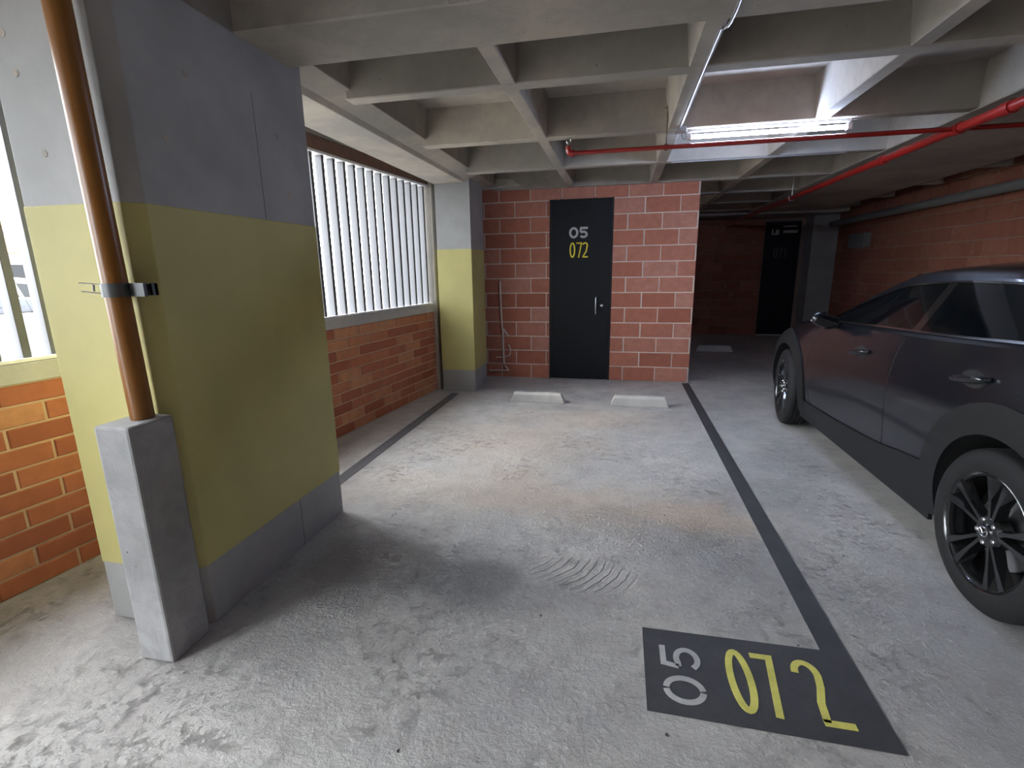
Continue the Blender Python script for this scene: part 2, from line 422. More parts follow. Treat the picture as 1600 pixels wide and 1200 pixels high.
# ------------------------------------------------------------------ brick helper: shared mesh data, one object per brick
brick_mesh = {}
def brick_data(L, H, D, mat, org_dir):
    """brick centred on its own base line: run along u, out along v"""
    key = (round(L, 3), round(H, 3), round(D, 3), mat.name, org_dir)
    if key in brick_mesh: return brick_mesh[key]
    c = 0.004
    U, V = {'wall': (DW, NW), 'x': (Vector((1, 0, 0)), Vector((0, -1, 0))), 'y': (Vector((0, 1, 0)), Vector((-1, 0, 0))), 'o': (Vector((0, 1, 0)), Vector((1, 0, 0)))}[org_dir]
    def P(u, v, z): p = U * u + V * v; return (p.x, p.y, z)
    vs = [P(0, -0.03, 0), P(L, -0.03, 0), P(L, -0.03, H), P(0, -0.03, H),
          P(0, D - c, 0), P(L, D - c, 0), P(L, D - c, H), P(0, D - c, H),
          P(c, D, c), P(L - c, D, c), P(L - c, D, H - c), P(c, D, H - c)]
    fs = [(0, 1, 5, 4), (1, 2, 6, 5), (2, 3, 7, 6), (3, 0, 4, 7), (4, 5, 9, 8), (5, 6, 10, 9), (6, 7, 11, 10), (7, 4, 8, 11), (8, 9, 10, 11)]
    me = bpy.data.meshes.new('brick'); me.from_pydata(vs, [], fs); me.materials.append(mat)
    bm = bmesh.new(); bm.from_mesh(me); bmesh.ops.recalc_face_normals(bm, faces=bm.faces); bm.to_mesh(me); bm.free()
    # make sure the face is turned outwards
    f = me.polygons[8]
    if f.normal.dot(V) < 0: me.flip_normals()
    brick_mesh[key] = me
    return me
def put_brick(parent, pos, L, H, D, mat, d):
    o = bpy.data.objects.new('brick', brick_data(L, H, D, mat, d)); C.objects.link(o)
    o.parent = parent; o.location = Vector(pos) - world_loc(parent); return o
def courses(parent, fpos, u0, u1, z0, z1, L, H, j, mat, d, skip=None, first=0.0, cut=None):
    """running bond between u0 and u1; fpos(u, z) gives the world point; skip(u0,u1,z0,z1) -> list of free spans"""
    k = 0; z = z0
    while z < z1 - 0.02:
        h = min(H, z1 - z)
        u = u0 - (first if k % 2 == 0 else first + (L + j) / 2) % (L + j)
        spans = []
        while u < u1 - 0.005:
            a, b_ = max(u, u0), min(u + L, u1)
            if b_ - a > 0.03: spans.append((a, b_))
            u += L + j
        for (a, b_) in spans:
            pieces = [(a, b_)]
            if skip:
                (s0, s1, t0, t1) = skip
                if z + h > t0 + 0.02 and z < t1 - 0.02:
                    pieces = []
                    if a < s0: pieces.append((a, min(b_, s0)))
                    if b_ > s1: pieces.append((max(a, s1), b_))
            for (p, q) in pieces:
                if q - p > 0.03:
                    put_brick(parent, fpos(p, z), round(q - p, 2), round(h, 3), random.choice((0.004, 0.005, 0.007)), mat, d)
        z += H + j; k += 1

# ------------------------------------------------------------------ left wall (runs a little askew of the bays)
w = MB()
wbox(w, -8.0, -3.5, -0.13, -0.002, 0, SLAB); wbox(w, -1.95, 4.9, -0.13, -0.002, 0, 0.955)
wbox(w, -8.0, 4.9, -0.13, -0.002, 2.375, SLAB + .02)
wall_left = struct(w.build('wall_left', M['mortar_orange']), 'low clay brick parapet wall with concrete sill along the open side', 'wall')
for o_ in (0,):
    courses(wall_left, lambda u, z: wl(u, 0.0, z), -1.6, 3.86, 0.004, 0.955, 0.312, 0.084, 0.0115, M['brick'], 'wall', first=0.11)
s = MB()
wbox(s, -1.9, -1.62, -0.01, 0.005, 0.005, 0.95)
tag(s.build('brickwork', M['brick'], wall_left), kind='stuff')
s = MB(); wbox(s, -1.95, 3.86, -0.14, 0.012, 0.955, 1.045); s.build('sill', M['pale_concrete'], wall_left, bevel=0.004, seg=1)
s = MB(); wbox(s, -7.9, 3.86, -0.12, 0.006, 2.375, 2.475)
s.build('lintel', M['lintel_brick'], wall_left, bevel=0.004, seg=1)
s = MB(); wbox(s, -7.9, 3.86, -0.10, 0.03, 2.475, SLAB + .005); s.build('lintel', M['ceil'], wall_left)
s = MB(); wbox(s, 3.81, 4.15, -0.14, 0.05, 0, SLAB); s.build('jamb', M['concrete'], wall_left, bevel=0.006, seg=1)
s = MB(); wbox(s, 4.15, 5.0, -0.14, 0.0, 0, SLAB); s.build('end_panel', M['concrete'], wall_left)

# ------------------------------------------------------------------ metal fin screens in the two openings
def fin_screen(t0, t1, label, pitch):
    c0 = wl((t0 + t1) / 2, -0.05, 1.045)
    root = empty('fin_screen', c0)
    tag(root, label, 'screen', 'vertical metal fin screens over the brick parapet')
    for z0, z1, nm in ((1.047, 1.062, 'bottom_rail'), (2.352, 2.372, 'top_rail')):
        r_ = MB(); wbox(r_, t0, t1, -0.095, 0.004, z0, z1); r_.build(nm, M['rail'], root)
    n = int((t1 - t0) / pitch)
    proto = None
    for k in range(n):
        tt = t1 - 0.028 - pitch * (k) if True else 0
        if proto is None:
            f_ = MB(); wbox(f_, tt - 0.034, tt, -0.092, -0.024, 1.062, 2.352)
            proto = f_.build('fin', M['fin'], root, bevel=0.002, seg=1); base_t = tt
        else:
            o = proto.copy(); C.objects.link(o); o.parent = root
            o.location = DW * (tt - base_t)
    return root
fin_screen(1.15, 3.80, 'grey vertical metal fin screen between the two yellow columns', 0.139)
fin_screen(-1.9, 0.052, 'vertical metal fin screen left of the near column, street seen between fins', 0.110)

# ------------------------------------------------------------------ columns with painted bands
def column(x0, x1, y0, y1, z1, label, seam=None):
    k, kk = seam or (0.002, 0.002)
    c = MB(); c.prism([(x0, y0), (x1 - k, y0), (x1, y0 + kk), (x1, y1), (x0, y1)], 2, 0, z1)
    o = c.build('concrete_column', M['grey_paint'], bevel=0.004, seg=2)
    tag(o, label, 'column', kind='structure')
    e = 0.0025; bnd = MB()
    bnd.prism([(x0 - e, y0 - e), (x1 - k + e * .4, y0 - e), (x1 + e, y0 + kk - e * .4), (x1 + e, y1 + e), (x0 - e, y1 + e)], 2, 0.262, 1.665)
    bb = bnd.build('yellow_band', M['yellow_paint'], o, bevel=0.004, seg=2); bb['label'] = 'flat yellow painted band'
    return o
near_col = column(-2.072, -1.61, 1.442, 2.49, SLAB, 'big near concrete column, yellow band, ochre pipe and concrete stub at its corner', (0.042, 0.055))
far_col = column(-2.07, -1.662, 5.567, 6.10, SLAB, 'slimmer far concrete column with yellow band beside brick storeroom')
s = MB(); s.box(-1.611, -1.6095, 2.105, 2.107, 1.667, 2.2); s.box(-1.611, -1.6095, 2.105, 2.107, 0.0, 0.26)
s.build('form_joint', M['seam'], near_col)

for (kx, kz) in ((-1.98, 2.08), (-1.93, 1.83), (-2.0, 2.2), (-1.86, .94), (-1.80, 2.2)):
    q = MB(); q.lathe([(1.4405, .012), (1.443, .012)], 1, (kx, 0, kz), 14); q.build('tie_hole', M['ceil'], near_col)
for (ky, kz) in ((2.25, 2.05), (1.75, 2.15), (1.62, 1.9), (2.3, 1.8)):
    q = MB(); q.lathe([(-1.611, .013), (-1.6085, .013)], 0, (0, ky, kz), 14); q.build('tie_hole', M['ceil'], near_col)
for (kx, kz) in ((-1.86, 2.0),):
    q = MB(); q.lathe([(5.5655, .012), (5.568, .012)], 1, (kx, 0, kz), 14); q.build('tie_hole', M['ceil'], far_col)
# ------------------------------------------------------------------ brick storeroom with door 05 072
YB = 6.46
w = MB()
D0, D1, DZ = -0.895, -0.105, 2.275
w.box(-2.15, D0, YB, YB + 0.14, 0, 2.50); w.box(D1, 0.88, YB, YB + 0.14, 0, 2.50); w.box(D0, D1, YB, YB + 0.14, DZ, 2.50)
w.box(0.74, 0.88, YB + 0.14, 11.4, 0, 2.50)
wall_back = struct(w.build('wall_back', M['mortar']), 'red clay block storeroom wall with light mortar joints at the end of the bay', 'wall')
courses(wall_back, lambda u, z: (u, YB, z), -1.99, 0.885, 0.004, 2.445, 0.388, 0.1755, 0.013, M['block'], 'x', skip=(D0 + 0.0, D1 - 0.0, 0, DZ), first=0.345)
for z in [0.004 + i * 0.1885 for i in range(13)]:      # return face of the corner
    for k in range(3):
        put_brick(wall_back, (0.88, YB + 0.01 + k * 0.4, z), 0.38, 0.178, 0.004, M['block'], 'o')
s = MB(); s.box(-0.60, 0.89, YB - 0.005, YB + 0.14, 2.452, 2.475); s.build('cap_strip', M['rust'], wall_back)
s = MB(); s.box(-2.1, 0.86, YB + 0.02, YB + 0.12, 2.47, SLAB); s.build('upper_course', M['lintel_brick'], wall_back)
for k in range(5): put_brick(wall_back, (-0.58 + 0.29 * k, YB + 0.02, 2.478), 0.28, 0.178, 0.004, M['block'], 'x')
# rough cast beam end over the left part of the wall
s = MB(); s.hexa([(-1.9, YB - .10, 2.41), (-0.85, YB - .04, 2.45), (-0.80, YB + .1, 2.45), (-1.9, YB + .1, 2.41), (-1.9, YB - .10, 2.55), (-0.95, YB - .04, 2.52), (-0.90, YB + .1, 2.52), (-1.9, YB + .1, 2.55)])
s.build('rough_lintel', M['pale_concrete'], wall_back, bevel=0.01)

# digits drawn as flat strokes
def ribbon(mb, pts, wd, frame, th=0.0016, closed=False):
    """pts in glyph plane; frame(u, v, h) -> world"""
    n = len(pts); P = [Vector((p[0], p[1])) for p in pts]; Lf, Rt = [], []
    for i in range(n):
        a = P[i - 1] if (i > 0 or closed) else None
        c = P[(i + 1) % n] if (i < n - 1 or closed) else None
        d1 = (P[i] - a).normalized() if a is not None else None
        d2 = (c - P[i]).normalized() if c is not None else None
        if d1 is None: d1 = d2
        if d2 is None: d2 = d1
        t = (d1 + d2)
        t = t.normalized() if t.length > 1e-6 else d1
        nn = Vector((-t.y, t.x)); k = 1.0 / max(0.45, nn.dot(Vector((-d1.y, d1.x))))
        Lf.append(P[i] + nn * wd / 2 * k); Rt.append(P[i] - nn * wd / 2 * k)
    vs = []
    for h in (0.0, th):
        vs += [frame(q.x, q.y, h) for q in Lf] + [frame(q.x, q.y, h) for q in Rt]
    fs = []; m_ = n if closed else n - 1
    for i in range(m_):
        j = (i + 1) % n
        fs += [(2 * n + i, 2 * n + j, 3 * n + j, 3 * n + i), (i, j, n + j, n + i), (i, j, 2 * n + j, 2 * n + i), (n + i, n + j, 3 * n + j, 3 * n + i)]
    if not closed: fs += [(0, n, 3 * n, 2 * n), (n - 1, 2 * n - 1, 4 * n - 1, 3 * n - 1)]
    mb.add(vs, fs)
def arc(cx, cy, rx, ry, a0, a1, n=16):
    return [(cx + rx * math.cos(math.radians(a0 + (a1 - a0) * i / n)), cy + ry * math.sin(math.radians(a0 + (a1 - a0) * i / n))) for i in range(n + 1)]
def digit(ch, x, y, w_, h_, s_, frame, split=False):
    """strokes of one digit in the box (x, y, w, h)"""
    mb = MB(); a = s_ / 2
    def go(pts, closed=False): ribbon(mb, [(x + p[0], y + p[1]) for p in pts], s_, frame, closed=closed)
    if ch == '0':
        if split:                                   # stencil: two halves with a hair gap
            g_ = 5
            go(arc(w_ / 2, h_ / 2, w_ / 2 - a, h_ / 2 - a, -90 + g_, 90 - g_, 18)); go(arc(w_ / 2, h_ / 2, w_ / 2 - a, h_ / 2 - a, 90 + g_, 270 - g_, 18))
        else: go(arc(w_ / 2, h_ / 2, w_ / 2 - a, h_ / 2 - a, 0, 360, 32)[:-1], True)
    elif ch == '7':
        go([(0, h_ - a), (w_ - a, h_ - a), (w_ * 0.42, 0)])
    elif ch == '2':
        r = w_ / 2 - a
        top = arc(w_ / 2, h_ - a - r, r, r, 165, -25, 16)
        go(top + [(w_ * .70, h_ * .42), (a * 1.1, a)])
        go([(a * .4, a), (w_, a)])
    elif ch == '5':
        r = min(w_ / 2 - a, h_ * 0.30)
        go([(w_ * .92, h_ - a), (w_ * 0.2, h_ - a), (w_ * 0.13, h_ * 0.56)])
        go([(w_ * 0.13, h_ * 0.56)] + arc(w_ * .46, h_ * .335, w_ * .46 - a, h_ * .335 - a, 115, -150, 20))
    elif ch == '1':
        go([(w_ * .2, h_ * .82), (w_ * .55, h_ - a), (w_ * .55, 0)])
    return mb

# door 1
door1 = MB(); door1.box(-0.869, -0.131, YB + 0.004, YB + 0.044, 0.008, 2.252)
door1 = struct(door1.build('door_1', M['door_black'], bevel=0.002), 'black flush metal door numbered 05 072 in the brick wall', 'door')
f_ = MB()
f_.box(D0, -0.871, YB - 0.004, YB + 0.10, 0, DZ); f_.box(-0.129, D1, YB - 0.004, YB + 0.10, 0, DZ); f_.box(D0, D1, YB - 0.004, YB + 0.10, 2.254, DZ)
fo = f_.build('frame', M['door_frame'], door1)
f_ = MB(); f_.box(-0.871, -0.129, YB + 0.05, YB + 0.06, 0.0, 2.254); f_.build('back_panel', M['door_frame'], door1)
dfr = lambda u, v, h: (u, YB + 0.0035 - h, v)
for (ch, x) in (('0', -0.648), ('5', -0.522)):
    o = digit(ch, x, 1.80, 0.115, 0.135, 0.027, dfr).build('digit', M['sign_grey'], door1)
for (ch, x) in (('0', -0.640), ('7', -0.556), ('2', -0.482)):
    o = digit(ch, x, 1.565, 0.072, 0.185, 0.017, dfr).build('digit', M['sign_yellow'], door1)
h_ = MB(); h_.tube([(-0.297, YB + .004, 0.86), (-0.297, YB - .04, 0.862), (-0.297, YB - .045, 0.88), (-0.297, YB - .045, 1.05), (-0.297, YB - .04, 1.068), (-0.297, YB + .004, 1.07)], 0.007, 10)
h_.build('pull_handle', M['steel'], door1, smooth=True)
h_ = MB(); h_.lathe([(YB + .003, 0.026), (YB - .008, 0.026), (YB - .014, 0.022), (YB - .03, 0.018), (YB - .034, 0.012)], 1, (-0.222, 0, 0.965), 20)
h_.build('lock_cylinder', M['steel'], door1, smooth=True)

# plaster-splashed conduit on the wall left of the door
k_ = MB()
k_.tube([(-1.545, YB - .02, 1.28), (-1.54, YB - .022, 1.0), (-1.53, YB - .02, .72), (-1.515, YB - .02, .60), (-1.515, YB - .02, .30), (-1.51, YB - .018, 0.18)], 0.012, 8)
con = k_.build('conduit', M['plaster'], smooth=True)
tag(con, 'thin plaster-splashed conduit run low on the red wall between yellow column and door', 'conduit')
k_ = MB(); k_.tube([(-1.51, YB - .02, .66), (-1.47, YB - .03, .60), (-1.44, YB - .03, .57)], 0.012, 8)
k_.tube([(-1.44, YB - .03, .45), (-1.41, YB - .03, .38), (-1.43, YB - .03, .30), (-1.50, YB - .02, .28), (-1.62, YB - .02, .27)], 0.009, 8)
k_.tube([(-1.50, YB - .02, .16), (-1.46, YB - .03, .12), (-1.44, YB - .03, .10), (-1.72, YB - .02, .085)], 0.011, 8)
k_.build('stub_wire', M['plaster'], con, smooth=True)

# ------------------------------------------------------------------ right, far and rear walls
w = MB(); w.box(4.05, 4.2, -6.2, 11.95, 0, SLAB + .02)
wall_right = struct(w.build('wall_right', M['mortar_shaded']), 'red clay block wall, coloured darker for shade, behind the parked car', 'wall')
courses(wall_right, lambda u, z: (4.05, u, z), 5.2, 11.2, 0.56, 2.64, 0.388, 0.178, 0.0105, M['block_shaded'], 'y', first=0.1)
s = MB()
for z in [0.004 + i * 0.1885 for i in range(14)]: s.box(4.045, 4.06, -6.1, 5.19, z, min(z + .178, 2.66))
for z in [0.004 + i * 0.1885 for i in range(3)]: s.box(4.045, 4.06, 5.2, 11.2, z, z + .178)
tag(s.build('blockwork', M['block_shaded'], wall_right), kind='stuff')
YF = 11.4
w = MB(); w.box(0.74, 2.86, YF, YF + .15, 0, SLAB + .02); w.box(3.53, 4.2, YF, YF + .15, 0, SLAB + .02); w.box(2.86, 3.53, YF, YF + .15, 2.31, SLAB + .02)
wall_far = struct(w.build('wall_far', M['mortar_shaded']), 'unlit clay block wall at the far end behind the storeroom', 'wall')
courses(wall_far, lambda u, z: (u, YF, z), 0.9, 2.85, 0.004, 2.35, 0.388, 0.178, 0.0105, M['block_shaded'], 'x', first=0.2)
# rear wall behind the camera, with the wide drive-in opening
w = MB(); w.box(-3.6, 4.2, -6.35, -6.2, 0, SLAB + .2)
wall_rear = struct(w.build('wall_rear', M['stub_concrete']), 'plain concrete wall behind the viewer', 'wall')

d = MB(); d.box(2.88, 3.51, YF + 0.004, YF + 0.044, 0.008, 2.29)
door2 = struct(d.build('door_2', M['door_black'], bevel=0.002), 'black door in deep shadow at the far end with small pale sign', 'door')
f_ = MB(); f_.box(2.86, 2.88, YF - .004, YF + .1, 0, 2.31); f_.box(3.51, 3.53, YF - .004, YF + .1, 0, 2.31); f_.box(2.88, 3.51, YF - .004, YF + .1, 2.29, 2.31)
f_.build('frame', M['door_frame'], door2)
f_ = MB(); f_.box(2.88, 3.51, YF + .05, YF + .06, 0, 2.29); f_.build('back_panel', M['door_frame'], door2)
f_ = MB(); f_.box(2.86, 3.53, YF - .06, YF + .0, 0.0, .02); f_.build('threshold', M['pale_concrete'], door2)
sg = MB()
sg.box(2.99, 3.02, YF + .001, YF + .004, 2.05, 2.17); sg.box(3.02, 3.13, YF + .001, YF + .004, 2.05, 2.08); sg.box(3.06, 3.13, YF + .001, YF + .004, 2.08, 2.15)
sg.box(3.20, 3.47, YF + .001, YF + .004, 2.08, 2.135); sg.box(3.20, 3.45, YF + .001, YF + .004, 2.20, 2.22)
sg.build('sign', M['sign_grey'], door2)['label'] = 'small pale pictogram and two short lines'
ffr = lambda u, v, h: (u, YF + 0.0035 - h, v)
for (ch, x) in (('0', 3.06), ('7', 3.15), ('1', 3.24)): digit(ch, x, 1.60, 0.075, 0.185, 0.017, ffr).build('digit', M['dull_grey'], door2)
c = MB(); c.box(3.60, 4.10, 10.95, 11.40, 0, SLAB)
tag(c.build('concrete_column', M['grey_paint'], bevel=0.006), 'plain grey concrete column in the dark far corner beside the far door', 'column', kind='structure')

# ------------------------------------------------------------------ pedestal, ochre pipe and clamp on the near column
p = MB(); p.box(-1.735, -1.588, 1.265, 1.4405, 0.0, 0.925)
ped = p.build('concrete_stub', M['stub_concrete'], bevel=0.010, seg=2)
tag(ped, 'waist-high square concrete stub at the foot of the near column, ochre pipe rising from it', 'pedestal')
p = MB(); p.tube([(-1.652, 1.378, 0.926), (-1.662, 1.378, 1.4), (-1.680, 1.378, 2.25), (-1.688, 1.378, SLAB - .01)], 0.037, 28)
pipe = p.build('drain_pipe', M['orange_pvc'], smooth=True)
tag(pipe, 'ochre plastic drain pipe rising from the concrete stub past the near column', 'pipe')
cp = empty('pipe_clamp', (-1.66, 1.378, 1.37))
tag(cp, 'dark metal channel clamp holding the ochre pipe to the near column', 'clamp')
q = MB(); q.box(-1.74, -1.56, 1.430, 1.4415, 1.355, 1.395); q.box(-1.74, -1.56, 1.415, 1.419, 1.355, 1.395); q.box(-1.74, -1.735, 1.415, 1.4415, 1.355, 1.395); q.box(-1.565, -1.56, 1.415, 1.4415, 1.355, 1.395)
q.build('channel', M['dark_steel'], cp)
q = MB()
ring = []
for a in np.linspace(-200, 20, 17):
    ring.append((math.cos(math.radians(a)), math.sin(math.radians(a))))
vs = []; 
for (rr_) in (0.0378, 0.0418):
    for z in (1.352, 1.397):
        vs += [(-1.662 + cx * rr_, 1.378 + sy * rr_, z) for cx, sy in ring]
n_ = len(ring); fs = []
for i in range(n_ - 1):
    fs += [(i, i + 1, n_ + i + 1, n_ + i), (2 * n_ + i, 2 * n_ + i + 1, 3 * n_ + i + 1, 3 * n_ + i), (n_ + i, n_ + i + 1, 3 * n_ + i + 1, 3 * n_ + i), (i, i + 1, 2 * n_ + i + 1, 2 * n_ + i)]
q.add(vs, fs)
q.box(-1.735, -1.7005, 1.392, 1.404, 1.352, 1.397); q.box(-1.6235, -1.565, 1.392, 1.404, 1.352, 1.397)
q.build('strap', M['dark_steel'], cp, smooth=True)
q = MB(); q.tube([(-1.705, 1.385, 1.392), (-1.79, 1.36, 1.40)], 0.0025, 6); q.tube([(-1.705, 1.385, 1.36), (-1.785, 1.36, 1.372)], 0.0025, 6)
q.tube([(-1.75, 1.375, 1.392), (-1.752, 1.374, 1.372)], 0.004, 6)
q.build('pin', M['steel'], cp, smooth=True)

# ------------------------------------------------------------------ wheel stops
def wheel_stop(x0, x1, y0, label, group=None):
    m_ = MB(); L = x1 - x0
    prof = [(y0, 0.0), (y0 + .012, 0.085), (y0 + .035, 0.103), (y0 + .085, 0.103), (y0 + .108, .085), (y0 + .12, 0)]
    n_ = len(prof); vs = []
    for (x, k) in ((x0, 0), (x0 + 0.004, 1), (x1 - 0.004, 1), (x1, 0)):
        for (yy, zz) in prof:
            xx = x
            if k == 0: xx = x + (0.05 * zz / .103) * (1 if x == x0 else -1)
            else: xx = (x0 + 0.052) if x < (x0 + x1) / 2 else (x1 - 0.052)
            vs.append((xx, yy, zz))
    vs = []
    for sgn, x in ((1, x0), (-1, x1)):
        for (yy, zz) in prof: vs.append((x + sgn * 0.045 * zz / .103, yy, zz))
    fs = [tuple(range(n_))[::-1], tuple(range(n_, 2 * n_))] + [(i, (i + 1) % n_, n_ + (i + 1) % n_, n_ + i) for i in range(n_)]
    m_.add(vs, fs)
    o = m_.build('wheel_stop', M['pale_concrete'], bevel=0.006, seg=2)
    return tag(o, label, 'wheel stop', 'concrete wheel stops')
wheel_stop(-1.16, -0.55, 5.18, 'pale concrete wheel stop in front of the black door 05 072, the left one')
wheel_stop(-0.06, 0.54, 5.18, 'pale concrete wheel stop with chipped top in the right half of the bay')
wheel_stop(1.33, 1.93, 9.0, 'lone concrete wheel stop in deep shadow near the far wall')

# ------------------------------------------------------------------ floor markings
z0, z1 = 0.0, 0.003
b_ = MB(); b_.box(-1.926, -1.834, 2.7, 5.45, 0.0, z1)
tag(b_.build('bay_line', M['road_worn']), 'dark painted bay line beside the low brick wall', 'floor marking')
b_ = MB(); b_.prism([(0.133, 1.405), (0.880, 1.395), (0.884, 6.40), (0.797, 6.38), (0.786, 1.802), (0.133, 1.800)], 2, 0.0, z1)
sign = b_.build('bay_marking', M['road_black'])
tag(sign, 'dark painted bay line and number panel reading 05 072 on the floor', 'floor marking')
gfr = lambda u, v, h: (u, v, z1 + h)
for (ch, x, ww) in (('0', 0.418, .088), ('7', 0.522, .075), ('2', 0.655, .098)):
    if ch == '7':
        mb = MB(); ribbon(mb, [(0.518, 1.722), (0.583, 1.722), (0.550, 1.456)], 0.024, gfr)
    elif ch == '2':
        mb = MB()
        ribbon(mb, arc(.694, 1.668, .036, .052, 180, -5, 14) + [(.722, 1.615), (.700, 1.545), (.692, 1.468)], 0.024, gfr)
        ribbon(mb, [(.681, 1.466), (.774, 1.466)], 0.025, gfr)
    else: mb = digit(ch, x, 1.455, ww, 0.285, 0.024, gfr)
    mb.build('digit', M['road_yellow'], sign)['label'] = 'yellow stencilled digit'
rfr = lambda u, v, h: (0.335 - v, 1.450 + u, z1 + h)       # turned a quarter: read from below, tops to the left
for (ch, x) in (('0', 0.0), ('5', 0.150)): digit(ch, x, 0.0, 0.122, 0.143, 0.021, rfr, split=True).build('digit', M['road_grey'], sign)['label'] = 'grey stencilled digit'

# ------------------------------------------------------------------ services under the ceiling
lt = empty('strip_light', (0.97, 4.11, 2.34))
tag(lt, 'lit white fluorescent tube light under the ceiling rib', 'light')
q = MB(); q.tube([(0.475, 4.11, 2.350), (1.485, 4.11, 2.350)], 0.014, 16); q.build('tube', M['tube'], lt, smooth=True)
q = MB(); q.box(0.44, 1.51, 4.100, 4.120, 2.380, 2.398); q.build('housing', M['tube_end'], lt, bevel=0.004)
for x in (0.44, 1.485):
    q = MB(); q.box(x, x + .03, 4.088, 4.132, 2.328, 2.372); q.build('end_cap', M['tube_end'], lt, bevel=0.004)

q = MB()
q.tube([(0.355, 1.0, 2.385), (0.40, 2.30, 2.383), (0.40, 2.40, 2.383), (0.398, 2.45, 2.388)], 0.0065, 10)
q.tube([(0.372, 2.46, 2.388), (0.372, 3.0, 2.390), (0.374, 3.95, 2.390), (0.380, 4.02, 2.385)], 0.0065, 10)
q.tube([(0.398, 2.45, 2.388), (0.385, 2.47, 2.389), (0.372, 2.46, 2.388)], 0.0065, 10)
cd = q.build('conduit', M['galv'], smooth=True); tag(cd, 'galvanised conduit along the ceiling rib towards the lit tube', 'conduit')
q = MB(); q.box(0.345, 0.425, 4.00, 4.06, 2.365, 2.40); q.build('junction_box', M['galv'], cd, bevel=0.004)
q = MB(); q.tube([(0.42, 4.05, 2.38), (0.435, 4.07, 2.345), (0.425, 4.09, 2.33), (0.41, 4.09, 2.34), (0.40, 4.08, 2.37)], 0.004, 8); q.build('cable_loop', M['dark_steel'], cd, smooth=True)

# red sprinkler line across and along
rp = empty('sprinkler_pipe', (0.8, 3.97, 2.25))
tag(rp, 'thin red sprinkler branch pipe running crosswise below the ribs, ending in an elbow', 'pipe')
q = MB(); q.tube([(-0.395, 3.97, 2.262), (2.045, 3.97, 2.262)], 0.0155, 14); q.build('branch', M['red_pipe'], rp, smooth=True)
q = MB(); q.tube([(-0.36, 3.97, 2.262), (-0.385, 3.97, 2.262), (-0.402, 3.97, 2.268), (-0.408, 3.97, 2.285), (-0.408, 3.97, 2.31)], 0.023, 14); q.build('elbow', M['red_pipe'], rp, smooth=True)
q = MB(); q.tube([(-0.408, 3.97, 2.31), (-0.408, 3.97, 2.335), (-0.408, 3.97, 2.345)], [0.010, 0.008, 0.005], 10)
q.tube([(-0.408 + .016 * math.cos(a), 3.97, 2.345 + .016 * math.sin(a)) for a in np.linspace(0, 2 * PI, 13)[:-1]], 0.003, 6, closed=True)
q.lathe([(2.362, 0.018), (2.365, 0.018)], 2, (-0.408, 3.97, 0), 12); q.build('sprinkler_head', M['steel'], rp, smooth=True)
mp_ = empty('sprinkler_main', (2.06, 5.5, 2.25))
tag(mp_, 'thick red sprinkler main running lengthwise above the parked car', 'pipe')
q = MB(); q.tube([(2.08, -6.0, 2.262), (2.08, 11.2, 2.262)], 0.030, 18); q.build('main', M['red_pipe'], mp_, smooth=True)
q = MB(); q.tube([(2.12, 3.97, 2.262), (4.0, 3.97, 2.262)], 0.0155, 14); q.build('branch', M['red_pipe'], mp_, smooth=True)
for y in (3.935, 3.5, 4.9):
    q = MB(); q.lathe([(y, 0.030), (y, 0.038), (y + .07, 0.038), (y + .07, 0.030)], 1, (2.08, 0, 2.262), 18); q.build('coupling', M['red_pipe'], mp_, smooth=True)
for y in (7.2, 0.5):
    q = MB(); q.tube([(2.08, y, 2.29), (2.08, y, SLAB)], 0.005, 6); q.tube([(2.08 + .036 * math.cos(a), y, 2.262 + .036 * math.sin(a)) for a in np.linspace(0, 2 * PI, 17)[:-1]], 0.004, 6, closed=True)
    q.build('hanger', M['galv'], mp_, smooth=True)
hg = MB(); hg.tube([(0.288, 3.97, SLAB - .01), (0.288, 3.97, 2.28)], 0.0045, 8)
hg.tube([(0.288 + .020 * math.cos(a), 3.97, 2.262 + .020 * math.sin(a)) for a in np.linspace(0, 2 * PI, 17)[:-1]], 0.004, 6, closed=True)
hg.tube([(0.27, 3.97, 2.52), (0.305, 3.97, 2.52), (0.305, 3.97, 2.55)], 0.005, 6)
tag(hg.build('pipe_hanger', M['rust'], smooth=True), 'rusty rod hanger holding the red branch pipe beside the rib', 'hanger')
q = MB(); q.tube([(3.90, -5.8, 2.19), (3.90, 10.9, 2.19)], 0.055, 16)
q = q.build('waste_pipe', M['grey_pvc'], smooth=True); tag(q, 'grey plastic waste pipe high along the dark right-hand wall', 'pipe')
q = MB(); q.tube([(3.62, -5.9, 2.405), (3.62, 10.9, 2.405)], 0.008, 8)
q = q.build('conduit', M['galv'], smooth=True); tag(q, 'straight thin metal conduit along the right-hand ceiling beam', 'conduit')
q = MB(); q.tube([(0.43, 5.20, 2.388), (1.9, 5.20, 2.388)], 0.008, 8)
q = q.build('conduit', M['galv'], smooth=True); tag(q, 'thin conduit crossing below the brightly lit rib behind the tube light', 'conduit')
q = MB(); q.box(3.93, 4.045, 9.6, 10.15, 1.72, 1.95); q.box(3.925, 3.93, 9.62, 10.13, 1.74, 1.93)
q = q.build('wall_box', M['grey_pvc'], bevel=0.006); tag(q, 'small pale service box on the dark right-hand wall', 'box')

